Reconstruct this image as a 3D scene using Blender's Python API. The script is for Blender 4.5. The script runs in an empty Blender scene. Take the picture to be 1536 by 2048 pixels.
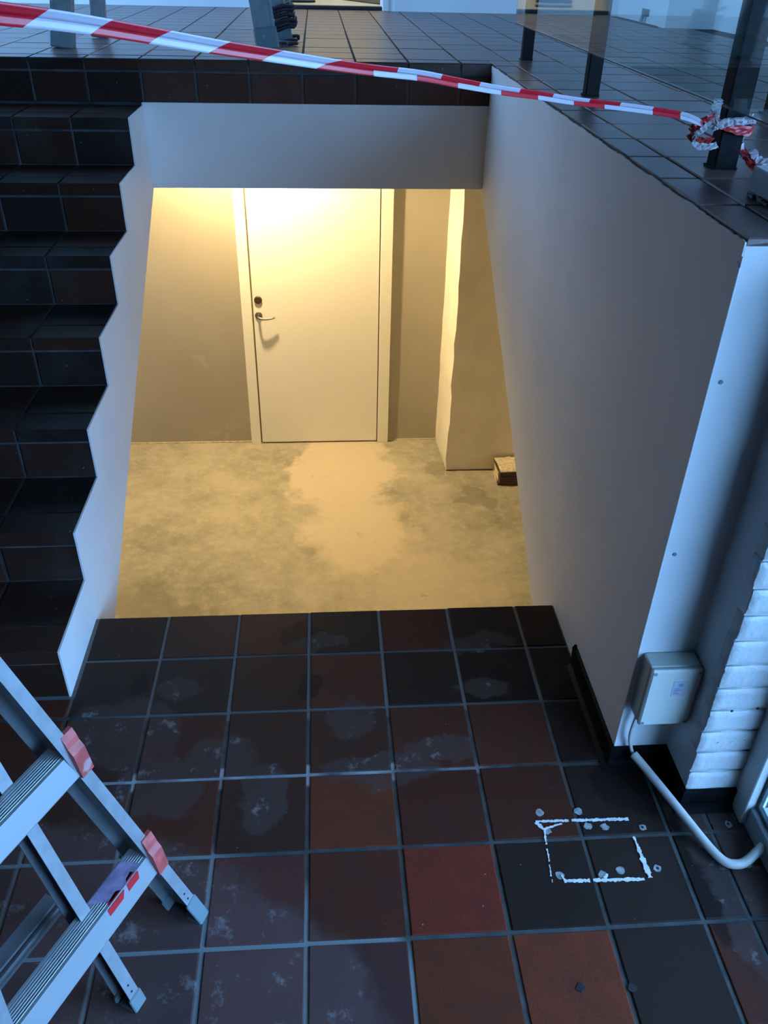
import bpy, math, random
from mathutils import Vector, Matrix, noise
random.seed(7)
SC = bpy.context.scene
COL = SC.collection

# ------------------------------------------------------------------ camera
CAM = bpy.data.cameras.new('camera')
cam = bpy.data.objects.new('camera', CAM)
COL.objects.link(cam)
R_ = Vector((0.997466, -0.06817329, 0.02034643)); U_ = Vector((0.02158823, 0.56253285, 0.82649304)); F_ = Vector((0.06779028, 0.82395946, -0.56257914))
m = Matrix.Identity(4)
for i in range(3):
    m[i][0] = R_[i]; m[i][1] = U_[i]; m[i][2] = -F_[i]
m[0][3], m[1][3], m[2][3] = 0.06074693, -1.93757343, 1.68613326
cam.matrix_world = m
CAM.sensor_fit = 'VERTICAL'; CAM.sensor_height = 36.0
CAM.lens = 1667.61 / 2048 * 36.0
CAM.clip_start = 0.05; CAM.clip_end = 200
SC.camera = cam

# ------------------------------------------------------------------ world and light
W = bpy.data.worlds.new('world'); SC.world = W; W.use_nodes = True
bg = W.node_tree.nodes['Background']
bg.inputs[0].default_value = (0.25, 0.52, 1.0, 1)
bg.inputs[1].default_value = 16.0
SC.view_settings.view_transform = 'Standard'
SC.view_settings.look = 'None'
SC.view_settings.gamma = 1.0
SC.view_settings.use_curve_mapping = False
SC.view_settings.exposure = 0.0
LAMP_STRENGTH = 4000.0

def portal(name, loc, size, normal):
    L = bpy.data.lights.new(name, 'AREA'); L.shape = 'RECTANGLE'; L.size, L.size_y = size
    L.cycles.is_portal = True
    o = bpy.data.objects.new(name, L); COL.objects.link(o); o.location = loc
    o.rotation_euler = Vector(normal).to_track_quat('-Z', 'Y').to_euler()
# daylight enters by the facades, and by an added skylight and side window
portal('facade_portal', (1.16, -1.75, 1.9), (3.6, 1.9), (-1, 0, 0))
portal('skylight_portal', (-3.0, 3.6, 4.02), (2.8, 2.2), (0, 0, -1))
portal('side_portal', (-4.98, 3.3, 2.9), (3.0, 2.0), (1, 0, 0))
portal('upper_portal', (1.85, -0.72, 2.6), (1.4, 2.5), (0, 1, 0))

# ------------------------------------------------------------------ constants (metres)
P = 0.21                      # tile pitch
XL, XR = -0.636, 0.755        # cheek wall / well wall
H = 1.302                     # upper floor
YB = 1.772                    # top riser
YS, T, RI = -0.314, 0.2978, 0.1627
ZB = -1.545                   # basement floor
YD = 3.8                      # basement door wall
YE = -0.605                   # end of the well wall

# ------------------------------------------------------------------ node helpers
def mat(name, color, rough=0.6, metal=0.0, spec=0.5, noise_scale=None, noise_amt=0.0, bump=0.0, bump_scale=60, dirt=None):
    M = bpy.data.materials.new(name); M.use_nodes = True
    nt = M.node_tree; b = nt.nodes['Principled BSDF']
    b.inputs['Base Color'].default_value = (*color, 1); b.inputs['Roughness'].default_value = rough
    b.inputs['Metallic'].default_value = metal; b.inputs['Specular IOR Level'].default_value = spec
    tc = nt.nodes.new('ShaderNodeNewGeometry')
    if noise_amt:
        n = nt.nodes.new('ShaderNodeTexNoise'); n.inputs['Scale'].default_value = noise_scale; n.inputs['Detail'].default_value = 6
        nt.links.new(tc.outputs['Position'], n.inputs['Vector'])
        mx = nt.nodes.new('ShaderNodeMixRGB'); mx.inputs[1].default_value = (*[c * (1 - noise_amt) for c in color], 1)
        mx.inputs[2].default_value = (*[min(1, c * (1 + noise_amt)) for c in color], 1)
        rp = nt.nodes.new('ShaderNodeValToRGB'); rp.color_ramp.elements[0].position = .35; rp.color_ramp.elements[1].position = .65
        nt.links.new(n.outputs[0], rp.inputs[0]); nt.links.new(rp.outputs[0], mx.inputs[0])
        out = mx.outputs[0]
        if dirt:
            n2 = nt.nodes.new('ShaderNodeTexNoise'); n2.inputs['Scale'].default_value = dirt[1]; n2.inputs['Detail'].default_value = 8
            nt.links.new(tc.outputs['Position'], n2.inputs['Vector'])
            r2 = nt.nodes.new('ShaderNodeValToRGB'); r2.color_ramp.elements[0].position = dirt[2]; r2.color_ramp.elements[1].position = dirt[2] + .06
            nt.links.new(n2.outputs[0], r2.inputs[0])
            m2 = nt.nodes.new('ShaderNodeMixRGB'); m2.inputs[2].default_value = (*dirt[0], 1)
            nt.links.new(r2.outputs[0], m2.inputs[0]); nt.links.new(out, m2.inputs[1]); out = m2.outputs[0]
        nt.links.new(out, b.inputs['Base Color'])
    if bump:
        n = nt.nodes.new('ShaderNodeTexNoise'); n.inputs['Scale'].default_value = bump_scale; n.inputs['Detail'].default_value = 5
        nt.links.new(tc.outputs['Position'], n.inputs['Vector'])
        bp = nt.nodes.new('ShaderNodeBump'); bp.inputs['Strength'].default_value = bump; bp.inputs['Distance'].default_value = .01
        nt.links.new(n.outputs[0], bp.inputs['Height']); nt.links.new(bp.outputs[0], b.inputs['Normal'])
    return M

class NT:
    """tiny wrapper for longer node graphs"""
    def __init__(s, M): s.t = M.node_tree; s.b = s.t.nodes['Principled BSDF']
    def n(s, k, **kw):
        x = s.t.nodes.new(k)
        for a, v in kw.items(): setattr(x, a, v)
        return x
    def l(s, a, b): s.t.links.new(a, b)
    def math(s, op, a, b=0.0, clamp=False):
        x = s.n('ShaderNodeMath', operation=op, use_clamp=clamp)
        for i, v in enumerate((a, b)):
            if isinstance(v, (int, float)): x.inputs[i].default_value = v
            else: s.l(v, x.inputs[i])
        return x.outputs[0]
    def mix(s, f, a, b):
        x = s.n('ShaderNodeMixRGB')
        for i, v in enumerate((f, a, b)):
            if isinstance(v, (int, float)): x.inputs[i].default_value = v
            elif isinstance(v, tuple): x.inputs[i].default_value = (*v, 1)
            else: s.l(v, x.inputs[i])
        return x.outputs[0]
    def noise(s, vec, sc, det=5, rough=.5):
        x = s.n('ShaderNodeTexNoise'); x.inputs['Scale'].default_value = sc; x.inputs['Detail'].default_value = det; x.inputs['Roughness'].default_value = rough
        s.l(vec, x.inputs['Vector']); return x
    def ramp(s, v, a, b, ca=(0, 0, 0), cb=(1, 1, 1)):
        x = s.n('ShaderNodeValToRGB'); e = x.color_ramp.elements
        e[0].position = a; e[1].position = b; e[0].color = (*ca, 1); e[1].color = (*cb, 1)
        s.l(v, x.inputs[0]); return x.outputs[0]
    def blob(s, X, Y, cx, cy, rx, ry, soft=.12):
        """1 inside an ellipse on the floor, 0 outside"""
        dx = s.math('DIVIDE', s.math('SUBTRACT', X, cx), rx); dy = s.math('DIVIDE', s.math('SUBTRACT', Y, cy), ry)
        d = s.math('ADD', s.math('MULTIPLY', dx, dx), s.math('MULTIPLY', dy, dy))
        return s.math('DIVIDE', s.math('SUBTRACT', 1.0, d), soft, True)

# ------------------------------------------------------------------ materials
WHITE = mat('white_plaster', (.80, .80, .80), .75, bump=.12, bump_scale=9, noise_scale=3, noise_amt=.03)
WHITEGLOSS = mat('white_gloss_paint', (.60, .61, .61), .35, bump=.25, bump_scale=70, noise_scale=8, noise_amt=.04)
UPWALL = mat('white_wall_paint', (.88, .88, .88), .6, noise_scale=1.5, noise_amt=.03)
BLACK = mat('black_paint', (.006, .006, .007), .5, spec=.08, noise_scale=25, noise_amt=.3, bump=.2, bump_scale=40, dirt=((.05, .05, .05), 30, .74))
CONCRETE = mat('concrete', (.3, .29, .27), .9, noise_scale=6, noise_amt=.2, bump=.3)
SHELL = mat('dark_brick', (.17, .16, .155), .8, noise_scale=6, noise_amt=.2)  # for unseen walls, dark only to cut bounced light
CEIL = mat('timber_ceiling', (.22, .16, .12), .7, noise_scale=4, noise_amt=.15)  # for the unseen ceiling, dark only to raise light contrast
GREYWALL = mat('grey_cement_render', (.40, .36, .29), .85, noise_scale=1.2, noise_amt=.07, bump=.1, bump_scale=14, dirt=((.46, .42, .34), 3.3, .68))
ROUGH = mat('rough_lime_render', (.86, .78, .64), .9, noise_scale=5, noise_amt=.06, bump=.7, bump_scale=11, dirt=((.3, .23, .16), 7, .76))
DOORPAINT = mat('door_paint', (.90, .87, .79), .4)
ALU = mat('aluminium', (.34, .36, .38), .42, metal=.35, noise_scale=35, noise_amt=.10, bump=.05, bump_scale=200)
ALUGR = mat('ribbed_aluminium', (.36, .38, .40), .36, metal=.3)
PLASTICGREY = mat('grey_plastic', (.19, .25, .27), .5)
DARKPL = mat('dark_plastic', (.02, .022, .025), .5)
BOXPL = mat('box_plastic', (.60, .62, .56), .45)
PIPE = mat('pipe_plastic', (.62, .60, .56), .4, noise_scale=20, noise_amt=.08)
STEEL = mat('brushed_steel', (.35, .33, .3), .3, metal=1)
RED = mat('red_tape', (.62, .02, .03), .35)
REDCLIP = mat('red_clip_plastic', (.62, .10, .09), .45, noise_scale=30, noise_amt=.25, dirt=((.55, .3, .3), 26, .6))
GREY_FILL = mat('filler', (.30, .32, .33), .8, noise_scale=80, noise_amt=.3)
PAINTMARK = mat('dried_white_adhesive', (.75, .76, .76), .7, noise_scale=90, noise_amt=.15)
MORTARL = mat('pale_mortar', (.70, .58, .40), .9, noise_scale=40, noise_amt=.2, bump=.5)
DARKTILE = mat('dark_tile_clay', (.06, .03, .022), .6, noise_scale=30, noise_amt=.3)
RUBBER = mat('black_rubber', (.01, .01, .012), .6)
SHOEWHITE = mat('white_sole', (.75, .75, .75), .6)
CREAM = mat('cream_floor', (.78, .76, .62), .5, noise_scale=3, noise_amt=.05)
MATGREY = mat('mat_grey', (.10, .10, .09), .9, noise_scale=60, noise_amt=.3)
LABELW = mat('label_print', (.5, .53, .62), .5)
LABELD = mat('label_ink', (.10, .14, .22), .5)
OUTGREEN = mat('outside_ground', (.005, .013, .015), .9, noise_scale=2, noise_amt=.4)
CORDM = mat('dark_cord', (.03, .02, .03), .6, noise_scale=60, noise_amt=.6)

# single pane glass that lets daylight through
def glass(name, tint, refl):
    M = bpy.data.materials.new(name); M.use_nodes = True; g = NT(M); t = M.node_tree
    t.nodes.remove(g.b)
    tr = g.n('ShaderNodeBsdfTransparent'); tr.inputs[0].default_value = (*tint, 1)
    gl = g.n('ShaderNodeBsdfGlossy'); gl.inputs['Roughness'].default_value = .02
    fr = g.n('ShaderNodeFresnel'); ge = g.n('ShaderNodeNewGeometry')
    g.l(g.math('ADD', refl, g.math('MULTIPLY', ge.outputs['Backfacing'], 1 / refl - refl)), fr.inputs[0])   # same sheen on both faces
    mx = g.n('ShaderNodeMixShader'); g.l(fr.outputs[0], mx.inputs[0]); g.l(tr.outputs[0], mx.inputs[1]); g.l(gl.outputs[0], mx.inputs[2])
    g.l(mx.outputs[0], t.nodes['Material Output'].inputs[0])
    return M
GLASS = glass('window_glass', (.93, .97, .97), 1.45)
BGLASS = glass('balustrade_glass', (.90, .95, .94), 1.6)

# clay tiles: colour of each tile comes from the object's colour, plus wear
def tile_material(name, marks):
    M = bpy.data.materials.new(name); M.use_nodes = True; g = NT(M)
    oi = g.n('ShaderNodeObjectInfo'); geo = g.n('ShaderNodeNewGeometry'); pos = geo.outputs['Position']
    n1 = g.noise(pos, 14, 6); n2 = g.noise(pos, 260, 3); n3 = g.noise(pos, 5.5, 7, .6)
    base = g.mix(g.ramp(n1.outputs[0], .35, .7), g.mix(1.0, oi.outputs['Color'], oi.outputs['Color']), g.mix(.35, oi.outputs['Color'], (.04, .03, .028)))
    base = g.mix(g.math('MULTIPLY', g.ramp(n2.outputs[0], .45, .62), .25), base, (.015, .01, .01))
    rough = .42
    if marks:
        sep = g.n('ShaderNodeSeparateXYZ')
        wob = g.n('ShaderNodeVectorMath', operation='MULTIPLY_ADD')
        nz = g.noise(pos, 9, 6, .65)
        g.l(nz.outputs['Color'], wob.inputs[0]); wob.inputs[1].default_value = (.14, .14, 0); g.l(pos, wob.inputs[2])
        g.l(wob.outputs[0], sep.inputs[0]); X, Y = sep.outputs[0], sep.outputs[1]
        dx = .07
        # dry, dusty zone around the ladder; clean sealed clay elsewhere
        dust = g.blob(X, Y, -.75 + dx, -1.35 + dx, .95, .66, .10)
        for b in ((-.10, -1.20, .26, .22), (.115, -.43, .055, .07), (.17, -.60, .16, .05), (.33, -.54, .11, .045), (-.22, -.55, .10, .08), (-.1, -.66, .07, .1),
                  (-.48, -.45, .16, .12), (-.37, -.62, .12, .1), (.98, -.95, .11, .4), (.50, -.16, .12, .04), (.03, -.13, .1, .035), (.47, -.33, .08, .035), (-.35, -.3, .07, .05)):
            dust = g.math('MAXIMUM', dust, g.blob(X, Y, b[0] + dx, b[1] + dx, b[2], b[3], .25))
        wet = g.blob(X, Y, .80 + dx, -.66 + dx, .10, .10, .2)
        for b in ((.90, -.86, .055, .14), (.87, -.98, .05, .12), (-.02, -.1, .07, .06), (.72, -.42, .06, .1), (-.45, -.28, .03, .05), (0.0, -.30, .03, .05)):
            wet = g.math('MAXIMUM', wet, g.blob(X, Y, b[0] + dx, b[1] + dx, b[2], b[3], .25))
        base = g.mix(g.math('MULTIPLY', wet, .6), base, (.012, .008, .007))
        sm = g.math('MULTIPLY', dust, g.math('ADD', .35, g.math('MULTIPLY', n3.outputs[0], .5)))
        big = g.math('MAXIMUM', g.blob(X, Y, -.75 + dx, -1.35 + dx, .95, .66, .10), g.blob(X, Y, -.10 + dx, -1.20 + dx, .26, .22, .2))
        base = g.mix(sm, base, g.mix(big, (.085, .06, .055), (.135, .085, .082)))
        sc = g.math('MULTIPLY', g.ramp(g.noise(pos, 15, 9, .72).outputs[0], .57, .66), dust)
        base = g.mix(g.math('MULTIPLY', sc, .55), base, (.32, .30, .31))
        rg = g.math('ADD', .45, g.math('MULTIPLY', dust, .25)); g.l(rg, g.b.inputs['Roughness'])
    else:
        n4 = g.noise(pos, 4, 7, .65)
        base = g.mix(g.math('MULTIPLY', g.ramp(n4.outputs[0], .52, .75), .35), base, (.10, .085, .085))
        g.b.inputs['Roughness'].default_value = rough
    sp = g.ramp(g.noise(pos, 60, 2).outputs[0], .76, .78)
    base = g.mix(g.math('MULTIPLY', sp, .6), base, (.4, .4, .4))
    g.l(base, g.b.inputs['Base Color']); g.b.inputs['Specular IOR Level'].default_value = .10
    bp = g.n('ShaderNodeBump'); bp.inputs['Strength'].default_value = .25; bp.inputs['Distance'].default_value = .002
    g.l(n1.outputs[0], bp.inputs['Height']); g.l(bp.outputs[0], g.b.inputs['Normal'])
    return M
TILE = tile_material('landing_tile_clay', True)
STAIRTILE = tile_material('stair_tile_clay', False)
def up_tile():
    M = tile_material('upper_tile_clay', False); M.node_tree.nodes['Principled BSDF'].inputs['Roughness'].default_value = .33
    M.node_tree.nodes['Principled BSDF'].inputs['Specular IOR Level'].default_value = .5
    return M
UPTILE = up_tile()

def grout_material():
    M = bpy.data.materials.new('grout'); M.use_nodes = True; g = NT(M)
    geo = g.n('ShaderNodeNewGeometry'); pos = geo.outputs['Position']; sep = g.n('ShaderNodeSeparateXYZ'); g.l(pos, sep.inputs[0])
    X, Y = sep.outputs[0], sep.outputs[1]
    dry = g.blob(X, Y, -.80, -1.30, 1.1, .62, .12)
    dry = g.math('MAXIMUM', dry, g.blob(X, Y, .02, -1.15, .22, .24, .2))
    pale = g.blob(X, Y, -.1, -.602, .62, .035, .4)
    old = g.blob(X, Y, .05, -.16, 1.2, .27, .08)
    c = g.mix(g.ramp(g.noise(pos, 22, 6).outputs[0], .35, .65), (.045, .05, .05), (.085, .09, .09))
    c = g.mix(old, c, (.16, .16, .16)); c = g.mix(dry, c, (.24, .27, .28))
    c = g.mix(g.math('MULTIPLY', pale, g.ramp(g.noise(pos, 8, 4).outputs[0], .3, .6)), c, (.50, .51, .53))
    g.l(c, g.b.inputs['Base Color']); g.b.inputs['Roughness'].default_value = .85
    return M
GROUT = grout_material()
GROUTST = mat('stair_grout', (.065, .065, .07), .9, noise_scale=9, noise_amt=.45)
GROUTUP = mat('upper_grout', (.035, .035, .04), .9, noise_scale=9, noise_amt=.4)

def basement_floor_material():
    M = bpy.data.materials.new('basement_concrete'); M.use_nodes = True; g = NT(M)
    geo = g.n('ShaderNodeNewGeometry'); pos = geo.outputs['Position']; sep = g.n('ShaderNodeSeparateXYZ')
    wob = g.n('ShaderNodeVectorMath', operation='MULTIPLY_ADD'); g.l(g.noise(pos, 3.2, 8, .7).outputs['Color'], wob.inputs[0])
    wob.inputs[1].default_value = (.7, .7, 0); g.l(pos, wob.inputs[2]); g.l(wob.outputs[0], sep.inputs[0]); X, Y = sep.outputs[0], sep.outputs[1]
    c = g.mix(g.ramp(g.noise(pos, 2.2, 9, .68).outputs[0], .34, .62), (.24, .22, .165), (.42, .375, .28))
    c = g.mix(g.math('MULTIPLY', g.ramp(g.noise(pos, 13, 8, .75).outputs[0], .48, .68), .6), c, (.50, .44, .33))
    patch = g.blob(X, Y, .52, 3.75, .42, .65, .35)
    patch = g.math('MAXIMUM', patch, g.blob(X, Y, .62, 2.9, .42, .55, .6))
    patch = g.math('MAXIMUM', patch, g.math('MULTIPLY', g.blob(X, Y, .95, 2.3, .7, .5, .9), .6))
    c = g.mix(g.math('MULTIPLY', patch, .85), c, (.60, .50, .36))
    dark = g.blob(X, Y, -.65, 2.15, .30, .26, .5); dark = g.math('MAXIMUM', dark, g.blob(X, Y, 1.25, 3.75, .13, .12, .4)); dark = g.math('MAXIMUM', dark, g.blob(X, Y, 1.5, 3.3, .15, .16, .4))
    c = g.mix(g.math('MULTIPLY', dark, .5), c, (.16, .14, .10))
    w = g.n('ShaderNodeTexVoronoi'); w.inputs['Scale'].default_value = 34; g.l(pos, w.inputs['Vector'])
    c = g.mix(g.ramp(w.outputs['Distance'], .03, .09, (.5, .5, .5), (0, 0, 0)), c, (.65, .58, .45))
    c = g.mix(g.math('MULTIPLY', g.ramp(g.noise(pos, 5, 10, .8).outputs[0], .60, .66), .4), c, (.17, .15, .115))
    g.l(c, g.b.inputs['Base Color']); g.b.inputs['Roughness'].default_value = .8
    bp = g.n('ShaderNodeBump'); bp.inputs['Strength'].default_value = .35; bp.inputs['Distance'].default_value = .01
    g.l(g.noise(pos, 12, 9, .7).outputs[0], bp.inputs['Height']); g.l(bp.outputs[0], g.b.inputs['Normal'])
    return M
BFLOOR = basement_floor_material()

def tape_material():
    M = bpy.data.materials.new('barrier_tape_film'); M.use_nodes = True; g = NT(M)
    uv = g.n('ShaderNodeUVMap'); sep = g.n('ShaderNodeSeparateXYZ'); g.l(uv.outputs[0], sep.inputs[0])
    s = g.math('ADD', sep.outputs[0], g.math('MULTIPLY', sep.outputs[1], -.38))
    f = g.math('FRACT', g.math('MULTIPLY', s, .5)); k = g.math('LESS_THAN', f, .5)
    g.l(g.mix(k, (.56, .50, .57), (.60, .012, .025)), g.b.inputs['Base Color']); g.b.inputs['Roughness'].default_value = .28
    return M
TAPE = tape_material()
def film(name, col, alpha):
    M = mat(name, col, .3); b = M.node_tree.nodes['Principled BSDF']; b.inputs['Alpha'].default_value = alpha; return M
WFILM = film('white_film', (.42, .38, .40), .75)
RFILM = film('red_film', (.45, .03, .03), .92)

# ------------------------------------------------------------------ mesh helpers
class MB:
    def __init__(s): s.v = []; s.f = []; s.mi = []; s.uv = None; s.smooth = False
    def face(s, pts, mi=0):
        b = len(s.v); s.v += [tuple(p) for p in pts]; s.f.append(tuple(range(b, b + len(pts)))); s.mi.append(mi)
    def box(s, x0, x1, y0, y1, z0, z1, mi=0, M=None):
        b = len(s.v); c = [(x, y, z) for z in (z0, z1) for y in (y0, y1) for x in (x0, x1)]
        if M is not None: c = [tuple(M @ Vector(p)) for p in c]
        s.v += c
        for q in ((0, 2, 3, 1), (4, 5, 7, 6), (0, 1, 5, 4), (2, 6, 7, 3), (0, 4, 6, 2), (1, 3, 7, 5)):
            s.f.append(tuple(b + i for i in q)); s.mi.append(mi)
        return s
    def prism(s, poly, a, b_, axis, mi=0):
        """poly: 2D points; extruded from a to b_ along axis (0: poly is y,z; 1: poly is x,z; 2: poly is x,y)"""
        def pt(p, t): return (t, p[0], p[1]) if axis == 0 else ((p[0], t, p[1]) if axis == 1 else (p[0], p[1], t))
        n = len(poly); b = len(s.v)
        s.v += [pt(p, a) for p in poly] + [pt(p, b_) for p in poly]
        s.f.append(tuple(range(b, b + n))[::-1]); s.f.append(tuple(range(b + n, b + 2 * n))); s.mi += [mi, mi]
        for i in range(n):
            j = (i + 1) % n; s.f.append((b + i, b + j, b + n + j, b + n + i)); s.mi.append(mi)
        return s
    def tube(s, pts, r, seg=12, mi=0, caps=True, r_list=None):
        pts = [Vector(p) for p in pts]; b = len(s.v); prev = None
        for i, p in enumerate(pts):
            t = (pts[min(i + 1, len(pts) - 1)] - pts[max(i - 1, 0)]).normalized()
            if prev is None: u = t.orthogonal().normalized()
            else: u = (prev - t * prev.dot(t)).normalized()
            prev = u; w = t.cross(u); rr = r_list[i] if r_list else r
            for k in range(seg):
                a = 2 * math.pi * k / seg; s.v.append(tuple(p + u * math.cos(a) * rr + w * math.sin(a) * rr))
        for i in range(len(pts) - 1):
            for k in range(seg):
                k2 = (k + 1) % seg; s.f.append((b + i * seg + k, b + i * seg + k2, b + (i + 1) * seg + k2, b + (i + 1) * seg + k)); s.mi.append(mi)
        if caps:
            s.f.append(tuple(b + k for k in range(seg))[::-1]); s.f.append(tuple(b + (len(pts) - 1) * seg + k for k in range(seg))); s.mi += [mi, mi]
        return s
    def lathe(s, prof, c, ax, seg=20, mi=0):
        """prof: (radius, height) along the axis ax from centre c"""
        ax = Vector(ax).normalized(); u = ax.orthogonal().normalized(); w = ax.cross(u); c = Vector(c); b = len(s.v)
        for r, h in prof:
            for k in range(seg):
                a = 2 * math.pi * k / seg; s.v.append(tuple(c + ax * h + (u * math.cos(a) + w * math.sin(a)) * r))
        for i in range(len(prof) - 1):
            for k in range(seg):
                k2 = (k + 1) % seg; s.f.append((b + i * seg + k, b + i * seg + k2, b + (i + 1) * seg + k2, b + (i + 1) * seg + k)); s.mi.append(mi)
        s.f.append(tuple(b + k for k in range(seg))[::-1]); s.f.append(tuple(b + (len(prof) - 1) * seg + k for k in range(seg))); s.mi += [mi, mi]
        return s
    def mesh(s, name, mats):
        me = bpy.data.meshes.new(name); me.from_pydata(s.v, [], s.f)
        for x in (mats if isinstance(mats, (list, tuple)) else [mats]): me.materials.append(x)
        for p, k in zip(me.polygons, s.mi): p.material_index = k; p.use_smooth = s.smooth
        if s.uv:
            ul = me.uv_layers.new(name='UVMap')
            for li, lp in enumerate(me.loops): ul.data[li].uv = s.uv[lp.vertex_index]
        me.update(); return me
    def build(s, name, mats, parent=None, bevel=0.0, seg=1):
        o = bpy.data.objects.new(name, s.mesh(name, mats)); COL.objects.link(o)
        if parent: o.parent = parent
        if bevel:
            md = o.modifiers.new('edge', 'BEVEL'); md.width = bevel; md.segments = seg; md.limit_method = 'ANGLE'; md.angle_limit = .6
        if s.smooth:
            try: o.data.shade_smooth() if False else None
            except Exception: pass
        return o
def empty(name, loc=(0, 0, 0)):
    o = bpy.data.objects.new(name, None); COL.objects.link(o); o.location = loc; return o
def tag(o, label=None, cat=None, group=None, kind=None):
    if label: o['label'] = label
    if cat: o['category'] = cat
    if group: o['group'] = group
    if kind: o['kind'] = kind
    return o
def box(name, x0, x1, y0, y1, z0, z1, M, parent=None, bevel=0.0): return MB().box(x0, x1, y0, y1, z0, z1).build(name, M, parent, bevel)
def struct(o, label): return tag(o, label, o.name.split('_')[0], kind='structure')

# one clay tile: slab with worn, slightly irregular bevelled top edges; face = direction of the visible side
_tile_cache = {}
def tile(parent, lo, hi, face, M, color, name='tile', b=.0022):
    """box lo..hi whose visible face looks along +z ('z'), -y ('y') ; bevel on that side"""
    size = tuple(round(hi[i] - lo[i], 4) for i in range(3)); key = (size, face, M.name, random.randrange(4))
    if key not in _tile_cache:
        sx, sy, sz = [v / 2 for v in size]; m_ = MB(); rj = lambda: random.uniform(.6, 1.5) * b
        if face == 'z':
            bot = [(-sx, -sy, -sz), (sx, -sy, -sz), (sx, sy, -sz), (-sx, sy, -sz)]
            mid = [(-sx + random.uniform(0, .0015), -sy + random.uniform(0, .0015), sz - rj()), (sx - random.uniform(0, .0015), -sy, sz - rj()), (sx, sy - random.uniform(0, .0015), sz - rj()), (-sx, sy, sz - rj())]
            top = [(-sx + rj(), -sy + rj(), sz), (sx - rj(), -sy + rj(), sz), (sx - rj(), sy - rj(), sz), (-sx + rj(), sy - rj(), sz)]
        else:
            bot = [(-sx, sy, -sz), (-sx, sy, sz), (sx, sy, sz), (sx, sy, -sz)]
            mid = [(-sx, -sy + b, -sz), (-sx, -sy + b, sz), (sx, -sy + b, sz), (sx, -sy + b, -sz)]
            top = [(-sx + rj(), -sy, -sz + rj()), (-sx + rj(), -sy, sz - rj()), (sx - rj(), -sy, sz - rj()), (sx - rj(), -sy, -sz + rj())]
            bot.reverse(); mid.reverse(); top.reverse()
        m_.v = bot + mid + top; m_.f = [(3, 2, 1, 0), (8, 9, 10, 11)]
        for i in range(4):
            j = (i + 1) % 4; m_.f += [(i, j, 4 + j, 4 + i), (4 + i, 4 + j, 8 + j, 8 + i)]
        m_.mi = [0] * len(m_.f)
        _tile_cache[key] = m_.mesh(name, M)
    o = bpy.data.objects.new(name, _tile_cache[key]); COL.objects.link(o); o.parent = parent
    o.location = [(lo[i] + hi[i]) / 2 for i in range(3)]
    if face == 'z': o.location.z += random.uniform(-.0006, .0006); o.rotation_euler = (random.uniform(-.003, .003), random.uniform(-.003, .003), 0)
    o.color = (*color, 1)
    return o
def clay(kind=None):
    pal = [(.115, .040, .026), (.085, .034, .024), (.055, .028, .022), (.14, .048, .030), (.07, .032, .026)]
    c = random.choice(pal) if kind is None else kind
    f = random.uniform(.8, 1.1); return tuple(v * f * q for v, q in zip(c, (1.02, .84, .74)))
def dark_clay():
    c = random.choice([(.034, .018, .013), (.046, .020, .013), (.026, .016, .013), (.058, .022, .013)]); f = random.uniform(.85, 1.15); return tuple(v * f for v in c)
J = .0045   # half joint
TH = .012

# ================================================================== SETTING
# ---- landing
landing = MB()
landing.box(-1.31, XR, -4.3, 0, -.2, -.0035)
landing.box(XR, 1.02, -4.3, YE, -.2, -.0035)
landing = landing.build('floor_landing', GROUT); struct(landing, 'landing floor of square brown clay tiles in front of the open well')
rd = (.22, .045, .028); og = (.17, .05, .026); br = (.10, .036, .024); dk = (.034, .024, .021); vd = (.02, .016, .015); md = (.07, .034, .026)
table = {  # (row, column): clay colour, read off the tiles one by one
 (0, -3): dk, (0, -2): md, (0, -1): br, (0, 0): dk, (0, 1): br, (0, 2): vd, (0, 3): vd,
 (1, -3): dk, (1, -2): dk, (1, -1): md, (1, 0): br, (1, 1): dk, (1, 2): vd, (1, 3): vd,
 (2, -3): md, (2, -2): br, (2, -1): md, (2, 0): md, (2, 1): br, (2, 2): br, (2, 3): vd,
 (3, -3): md, (3, -2): br, (3, -1): md, (3, 0): og, (3, 1): br, (3, 2): br, (3, 3): dk, (3, 4): dk,
 (4, -2): md, (4, -1): (.12, .05, .045), (4, 0): br, (4, 1): rd, (4, 2): dk, (4, 3): dk, (4, 4): dk,
 (5, -2): md, (5, -1): (.14, .055, .045), (5, 0): (.10, .05, .05), (5, 1): og, (5, 2): (.22, .06, .032), (5, 3): dk, (5, 4): br,
 (6, -1): br, (6, 0): br, (6, 1): br, (6, 2): (.22, .06, .03)}
E0 = .182
xs = [-1.30, -1.26] + [k * P for k in range(-5, 4)] + [.755]
rows = [(-E0, 0.0)] + [(-E0 - (j + 1) * P, -E0 - j * P) for j in range(13)]
for j, (ya, yb) in enumerate(rows):
    cols = [(k, k * P, (k + 1) * P) for k in range(-6, 4)]
    cols = [c if c[0] != 3 else (3, .63, .835) for c in cols] + [(4, .835, .935), (5, .935, 1.018)]
    for k, xa, xb in cols:
        y0, y1 = ya, yb
        xa = max(xa, -1.30)
        if xb - xa < .03: continue
        if xb <= XL + .01 or k <= -4:
            if y0 >= YS - .006: continue
            y1 = min(y1, YS - .004)
        if k == 3:
            if y0 > YE - .02 and y0 > -.62: xb = XR - .004 + J
            elif y1 > YE: y1 = YE
        if k >= 4:
            if yb > YE + .1 or y0 > YE: continue
            lim = YE if k == 4 else -.735
            y1 = min(y1, lim)
            if y1 - y0 < .03: continue
        if k == 3 and y0 > YE - .02 and xb - xa < .03: continue
        c = table.get((j, k))
        if k == 4 and c is None or k == 5: c = random.choice([dk, md])
        top = 0 if j else .0
        z0 = -TH - .004 if j else -.035
        jy1 = J if j else 0
        tile(landing, (xa + J, y0 + J, z0), (xb - J, y1 - jy1, 0), 'z', TILE, clay(c))

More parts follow.
